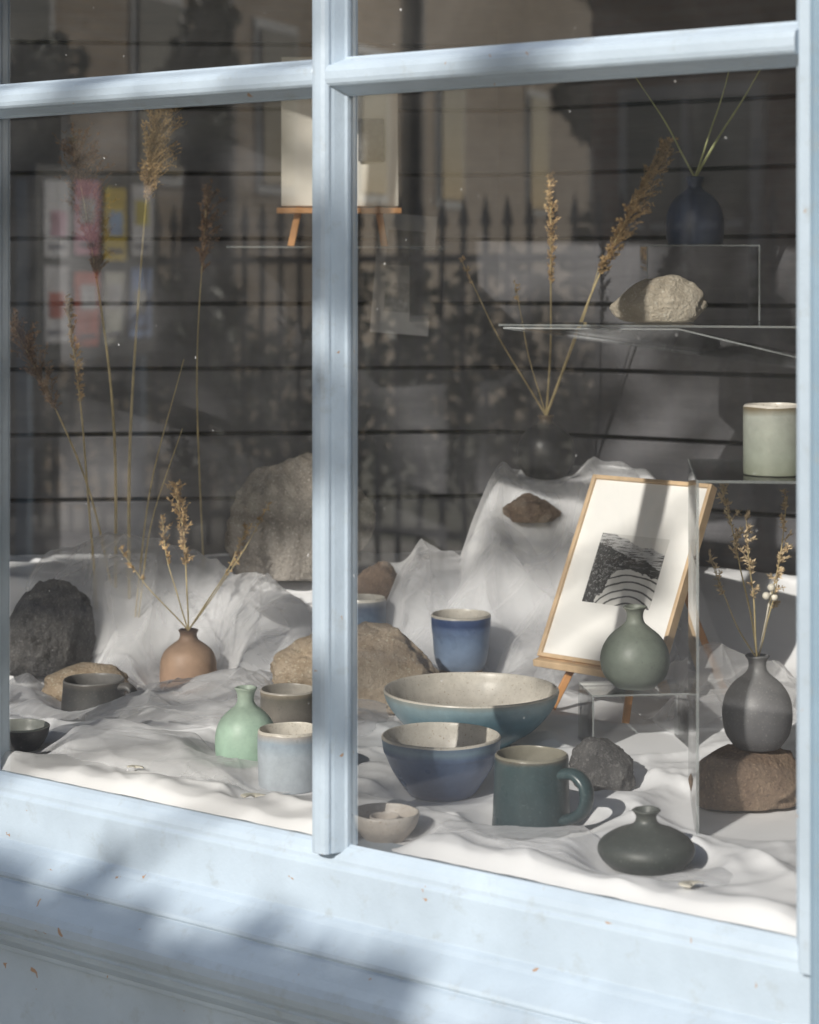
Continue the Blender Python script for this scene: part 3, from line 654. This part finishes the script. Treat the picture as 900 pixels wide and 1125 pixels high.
grass('dried_pampas_grass',[
 (hb(-.431,3.22),(-.390,3.20,.85),-.012,.0030,.13,.038,3200,1),
 (hb(-.455,3.24),(-.515,3.22,.80),.02,.0028,.20,.046,3800,2),
 (hb(-.478,3.2),(-.525,3.2,.57),.006,.0022,.16,.010,900,1),
 (hb(-.42,3.2),(-.345,3.2,.48),-.012,.0018,.0,.02,0,1),
 (hb(-.415,3.2),(-.345,3.18,.376),-.012,.0018,.0,.02,0,1),
 (hb(-.462,3.25),(-.605,3.2,.53),.02,.0020,.14,.036,1900,2),
 (hb(-.33,3.36),(-.325,3.36,.74),-.012,.0018,.13,.026,1200,2)],[ST,PL,PLD])
grass('dried_grass',[
 (BV,(-.345,3.07,.30),.006,.0014,.12,.017,800,1),((BV[0],BV[1],BV[2]),(-.425,3.06,.21),-.004,.0012,.06,.008,90,1),
 (BV,(-.235,3.05,.245),.006,.0012,.06,.010,140,1),(BV,(-.255,3.10,.20),.004,.0011,.05,.008,70,1),(BV,(-.365,3.09,.25),-.006,.0012,.07,.011,220,1),(BV,(-.21,3.09,.27),.008,.001,.05,.008,60,1)],[ST,PL])
grass('dried_grass',[
 (DV,(.222,3.32,.765),.006,.0020,.17,.011,1200,1),(DV,(.398,3.28,.81),-.012,.0022,.22,.026,3600,1),(DV,(.08,3.28,.635),-.006,.0016,.05,.006,60,1),
 (DV,(.165,3.30,.60),-.004,.0013,.04,.005,50,1),(DV,(.30,3.32,.62),.004,.0016,.0,.0,0,1)],[ST,PL])
bt=(BLV[0],BLV[1],BLV[2]+.0985)
grass('grass_stems',[(bt,(.315,3.03,.915),.004,.0018,0,0,0,0),(bt,(.525,3.06,.93),.0,.0024,0,0,0,0),(bt,(.470,3.03,.94),.004,.0018,0,0,0,0)],[GR])
sv=(SV[0],SV[1],SV[2]+.10)
grass('dried_flowers',[(sv,(.352,2.36,.368),.004,.0013,.09,.012,300,1),(sv,(.428,2.37,.36),.004,.0012,.10,.010,280,1),(sv,(.375,2.33,.335),.0,.0012,.10,.012,280,1),(sv,(.412,2.33,.30),.004,.0012,.08,.010,190,1),(sv,(.34,2.36,.29),-.006,.001,.05,.01,90,1)],[ST,simple('pale_seed',(.60,.47,.30,1),.8,60,.3)])
bm=bmesh.new()
for p in ((.403,2.33,.262),(.398,2.335,.252),(.408,2.34,.25)):
    bmesh.ops.create_icosphere(bm,subdivisions=2,radius=.0045,matrix=Matrix.Translation(p))
tube(bm,[sv,(.402,2.36,.22),(.403,2.333,.258)],.001,6)
finish('cotton_sprig',bm,SHELL)
# ---------------------------------------------------------------- street outside
ASP=simple('asphalt',(.05,.05,.052,1),.9,3,.2,.5,60,.004)
PAVE=M('paving_slabs'); bt_=PAVE.add('ShaderNodeTexBrick'); bt_.inputs['Scale'].default_value=1.1; bt_.inputs['Color1'].default_value=(.24,.23,.21,1); bt_.inputs['Color2'].default_value=(.30,.29,.26,1); bt_.inputs['Mortar'].default_value=(.1,.1,.09,1); bt_.inputs['Mortar Size'].default_value=.012
PAVE.link(PAVE.coord(),bt_.inputs['Vector']); PAVE.link(bt_.outputs['Color'],PAVE.b.inputs['Base Color']); PAVE.b.inputs['Roughness'].default_value=.9; PAVE=PAVE.m
bm=bmesh.new(); bm.faces.new([bm.verts.new(v) for v in ((-300,-300,GZ-.13),(300,-300,GZ-.13),(300,300,GZ-.13),(-300,300,GZ-.13))])
finish('ground',bm,simple('ground_earth',(.09,.09,.06,1),.95,2,.3),smooth=False)
fbox('road',-40,40,1.9,4.6,GZ-.3,GZ-.122,ASP,None)
fbox('pavement',-40,40,-.3,1.8,GZ-.3,GZ,PAVE,None); fbox('pavement',-40,40,4.7,7.4,GZ-.3,GZ,PAVE,None)
KB=simple('kerb_stone',(.32,.31,.29,1),.85,5,.2)
fbox('kerb',-40,40,1.803,1.93,GZ-.3,GZ+.002,KB,None,.01); fbox('kerb',-40,40,4.57,4.697,GZ-.3,GZ+.002,KB,None,.01)
fbox('road_marking',-40,40,2.15,2.23,GZ-.121,GZ-.117,simple('yellow_line',(.6,.45,.06,1),.8,30,.2),None)
WHT=simple('white_window_paint',(.5,.5,.48,1),.5); DG=simple('dark_window_glass',(.02,.025,.03,1),.08); SLR=simple('slate_roof',(.12,.12,.13,1),.7,20,.3)
opp=empty('brick_house',F(3.7,7.6,GZ))
fbox('walls',2.6,4.9,7.5,10.5,GZ-.1,4.6,BR,opp)
for i,t in enumerate((3.2,4.3)):
    for z in (.2,2.7):
        fbox('window_frame',t-.4,t+.4,7.44,7.51,z-.05,z+1.35,WHT,opp); fbox('window_glass',t-.34,t+.34,7.425,7.45,z+.02,z+1.28,DG,opp)
        fbox('window_bar',t-.34,t+.34,7.41,7.43,z+.63,z+.67,WHT,opp); fbox('window_mullion',t-.02,t+.02,7.412,7.432,z+.02,z+1.28,WHT,opp)
fbox('roof',2.4,5.0,7.3,10.7,4.602,4.9,SLR,opp)
cot=empty('stone_cottage',(-12,.6,GZ)); cw=Vector((.8,.6,0)); cn=Vector((.6,-.8,0)); c0=Vector((-12.2,.6,0))
RC=Matrix(((cw.x,cn.x,0,0),(cw.y,cn.y,0,0),(0,0,1,0),(0,0,0,1)))
SW=brick('sandstone_blocks',(.33,.25,.16,1),(.44,.34,.23,1),math.atan2(cw.y,cw.x),3.2)
def cb(name,a,b,z,s,mat):
    bm=bmesh.new(); box(bm,c0+cw*a+cn*b+Vector((0,0,z)),s,RC); kid(finish(name,bm,mat,smooth=False),cot)
cb('walls',-5.5,-2,1.6,(20,4,5.1),SW)
PIPE=simple('pipe',(.03,.03,.03,1),.5)
for a in (-14,-11.5,-9,-6.2,-4.2,-2.2,-.2,1.6,3.4):
    cb('window_glass',a,.01,1.9,(.62,.05,1.2),DG); cb('window_frame',a,-.01,1.9,(.78,.05,1.36),WHT)
for a in (-5.2,-1.2,2.6): cb('drainpipe',a,.06,1.6,(.09,.09,5),PIPE)
cb('roof',-5.5,-2,4.3,(20.4,4.5,.3),SLR)
bm=bmesh.new()
def fb(bm,t0,t1,d0,d1,z0,z1):
    vs=[bm.verts.new(F(t,d,z)) for t in (t0,t1) for d in (d0,d1) for z in (z0,z1)]
    for q in ((0,1,3,2),(4,6,7,5),(0,4,5,1),(2,3,7,6),(0,2,6,4),(1,5,7,3)): bm.faces.new([vs[i] for i in q])
t=3.0
while t<14:
    fb(bm,t,t+.022,6.6,6.622,GZ,.84)
    A=[bm.verts.new(F(t+a,6.611+b,.84)) for a,b in ((-.012,-.02),(.034,-.02),(.034,.02),(-.012,.02))]; tp=bm.verts.new(F(t+.011,6.611,1.0))
    for i in range(4): bm.faces.new((A[i],A[(i+1)%4],tp))
    t+=.13
fb(bm,3,14,6.595,6.627,.66,.70); fb(bm,3,14,6.595,6.627,-.7,-.66)
finish('iron_railings',bm,simple('black_iron',(.02,.02,.022,1),.4),smooth=False)
nb=empty('notice_board',(-8.4,1.45,GZ)); n0=Vector((-8.35,1.42,0)); nw=Vector((.857,.515,0)).normalized(); nn_=Vector((.515,-.857,0)).normalized()
RN=Matrix(((nw.x,nn_.x,0,0),(nw.y,nn_.y,0,0),(0,0,1,0),(0,0,0,1)))
def nbx(name,a,b,z,s,mat):
    bm=bmesh.new(); box(bm,n0+nw*a+nn_*b+Vector((0,0,z)),s,RN); kid(finish(name,bm,mat,smooth=False),nb)
nbx('board',0,0,.66,(1.45,.04,.92),simple('board_frame',(.03,.04,.04,1),.5))
nbx('post',-.69,-.06,.1,(.06,.06,1.9),PAINT_SHADED); nbx('post',.69,-.06,.1,(.06,.06,1.9),PAINT_SHADED)
pc=[(.85,.83,.80),(.85,.60,.08),(.85,.38,.48),(.88,.88,.86),(.34,.48,.80),(.86,.84,.66),(.70,.16,.10),(.88,.86,.84)]
INK=simple('poster_ink',(.12,.12,.16,1),.7,20,.5)
for i in range(8):
    a_=-.51+(i%4)*.34; z_=.87-(i//4)*.42+random.uniform(-.02,.02)
    nbx('poster',a_,.024,z_,(.27,.006,.36),simple('poster_paper',pc[i]+(1,),.7,9,.3))
    nbx('poster_picture',a_+random.uniform(-.02,.02),.0285,z_+random.uniform(-.03,.06),(.17,.003,.12),simple('poster_picture',pc[(i*3+1)%8]+(1,),.7,14,.5))
    nbx('poster_text',a_,.0285,z_-.13,(.19,.003,.022),INK)
def leaf_mat(c):
    m=M('leaves'); m.link(m.ramp(m.noise(1.5,4),[(.3,tuple(x*.6 for x in c)),(.7,tuple(x*1.3 for x in c))]),m.b.inputs['Base Color']); m.b.inputs['Roughness'].default_value=.6; return m.m
LEAF=leaf_mat((.06,.08,.03)); BARK=simple('bark',(.12,.09,.07,1),.95,12,.4,.8,30,.02)
def leaves(bm,c,r,n,size,mi=1,sq=(1,1,1)):
    for _ in range(n):
        while True:
            v=Vector((random.uniform(-1,1),random.uniform(-1,1),random.uniform(-1,1)))
            if v.length<1: break
        p=Vector(c)+Vector((v.x*r*sq[0],v.y*r*sq[1],v.z*r*sq[2]))
        a=Vector((random.gauss(0,1),random.gauss(0,1),random.gauss(0,1))).normalized(); b=a.cross(Vector((random.gauss(0,1),random.gauss(0,1),random.gauss(0,1)))).normalized()
        s=size*random.uniform(.6,1.3)
        vs=[bm.verts.new(p+q) for q in (-a*s,b*s*.45-a*s*.1,a*s,-b*s*.45-a*s*.1)]; f=bm.faces.new(vs); f.material_index=mi
tr=Vector((-4.9,-2.5,GZ)); bm=bmesh.new()
top=tr+Vector((.2,-.2,5.6))
tube(bm,catmull([tr,tr+Vector((.05,0,1.2)),tr+Vector((.0,-.1,3)),top],4),[.16]*3+[.14]*4+[.11]*3+[.06]*3,10)
clumps=[]
def shade(px,d,z,r,n,dist,size=.05): clumps.append((F(px,d,z)+S*dist,r,n,size))
shade(.44,.08,-.155,.08,80,5.6); shade(.50,.08,-.21,.12,170,5.6); shade(.66,.08,-.26,.14,220,5.8); shade(.84,.08,-.20,.13,200,5.6); shade(1.02,.08,-.19,.12,170,6.0); shade(.70,.08,-.40,.18,320,5.8); shade(.98,.08,-.34,.16,280,5.7)
shade(1.2,.08,-.22,.14,180,5.6); shade(.60,.05,-.13,.06,36,5.7,.04)
shade(.30,.08,-.23,.09,70,5.6); shade(.12,.08,-.33,.13,130,5.5); shade(.36,.08,-.40,.15,200,5.9); shade(-.05,.08,-.2,.07,30,5.5)
shade(.535,.02,.45,.06,44,5.6,.04); shade(.545,.02,.15,.05,30,5.6,.04); shade(.535,.02,.62,.05,34,5.6,.04); shade(.30,.0,.83,.07,34,6.2,.04)
shade(.15,0,1.12,.17,150,6.2); shade(.6,0,1.20,.16,130,6.4); shade(.95,0,1.05,.17,140,6.4); shade(1.35,0,.80,.22,260,6.3); shade(1.42,0,1.2,.25,250,6.2); shade(1.44,0,.46,.17,170,6.2); shade(1.28,0,.62,.10,60,6.1)
shade(.80,0,.72,.08,40,6.1,.04)
shade(-.5,0,1.6,.5,500,6.5,.07); shade(.6,0,1.9,.5,700,6.5,.07); shade(1.6,0,1.8,.5,700,6.5,.07); shade(2.2,0,1.2,.5,700,6.4,.07); shade(2.9,0,.8,.6,700,6.2,.07); shade(3.0,0,2.2,.9,1500,6.0,.08); shade(1.2,0,2.9,.9,1500,6.6,.08); shade(2.2,0,3.2,.9,1500,5.6,.08); shade(3.8,0,1.6,.8,1200,5.8,.08)
for c,r,n,s in clumps:
    leaves(bm,c,r,n,s)
    st_=tr+Vector((.05,-.1,max(1.8,min(4.6,(c.z-GZ)*.75))))
    mid=(st_+c)/2+Vector((0,0,.25))
    q=catmull([st_,mid,c],5); tube(bm,q,[max(.006,.035*(1-i/len(q))) for i in range(len(q))],6)
finish('street_tree',bm,[BARK,LEAF],smooth=False)
def tree(t,d,h,r,n,name='garden_tree',k0=12,ls=.07):
    bm=bmesh.new(); b=F(t,d,GZ); tube(bm,[b,b+Vector((.05,.03,h*.5)),b+Vector((0,0,h*.9))],[.12,.09,.03],8)
    for k in range(k0):
        a=random.uniform(0,6.28); hh=random.uniform(.35,1)*h; rr=r*random.uniform(.2,.8)*(1.2-hh/h*.5)
        c=b+Vector((math.cos(a)*rr,math.sin(a)*rr*.6,hh)); tube(bm,[b+Vector((0,0,hh*.7)),c],[.03,.01],5)
        leaves(bm,c,r*.5,n,ls)
    finish(name,bm,[BARK,LEAF],smooth=False)
tree(8.7,7.1,2.7,.50,200); tree(5.25,8.6,4.2,.55,260,k0=16,ls=.08); tree(12,7.0,3.2,.8,240); tree(7.6,7.4,3.1,.35,160,k0=9)
bm=bmesh.new()
t=3.0
while t<14.5:
    leaves(bm,F(t,7.0,GZ+.55+.25*random.random()),.5,300,.055,0,(1,1,1))
    if not 5.9<t<7.0: leaves(bm,F(t,7.05,GZ+1.0+.3*random.random()),.35,150,.055,0,(1,1,1))
    t+=.35
finish('hedge',bm,[LEAF],smooth=False)
# ---------------------------------------------------------------- light, world, camera
w=bpy.data.worlds.new('World'); scn.world=w; w.use_nodes=True
sk=w.node_tree.nodes.new('ShaderNodeTexSky'); sk.sky_type='NISHITA'; sk.sun_disc=False; sk.sun_elevation=math.radians(28); sk.sun_rotation=math.atan2(SX,SY)%(2*math.pi)
bg=w.node_tree.nodes['Background']; bg.inputs['Strength'].default_value=.145; w.node_tree.links.new(sk.outputs[0],bg.inputs['Color'])
ld=bpy.data.lights.new('sun','SUN'); ld.energy=5.0; ld.angle=math.radians(.53); ld.color=(1,.95,.88)
lo=bpy.data.objects.new('sun',ld); COL.objects.link(lo); lo.rotation_euler=(-S).to_track_quat('-Z','Y').to_euler(); lo.location=(-3,-5,6)
cd=bpy.data.cameras.new('camera'); cam=bpy.data.objects.new('camera',cd); COL.objects.link(cam); scn.camera=cam
cam.location=(0,0,.612); cam.rotation_euler=(math.radians(90),0,0)
cd.sensor_fit='HORIZONTAL'; cd.sensor_width=36; cd.lens=92; cd.shift_y=-.2917; cd.clip_start=.05; cd.clip_end=1000
cd.dof.use_dof=True; cd.dof.focus_distance=2.62; cd.dof.aperture_fstop=8
scn.view_settings.view_transform='Standard'; scn.view_settings.look='None'; scn.view_settings.exposure=0
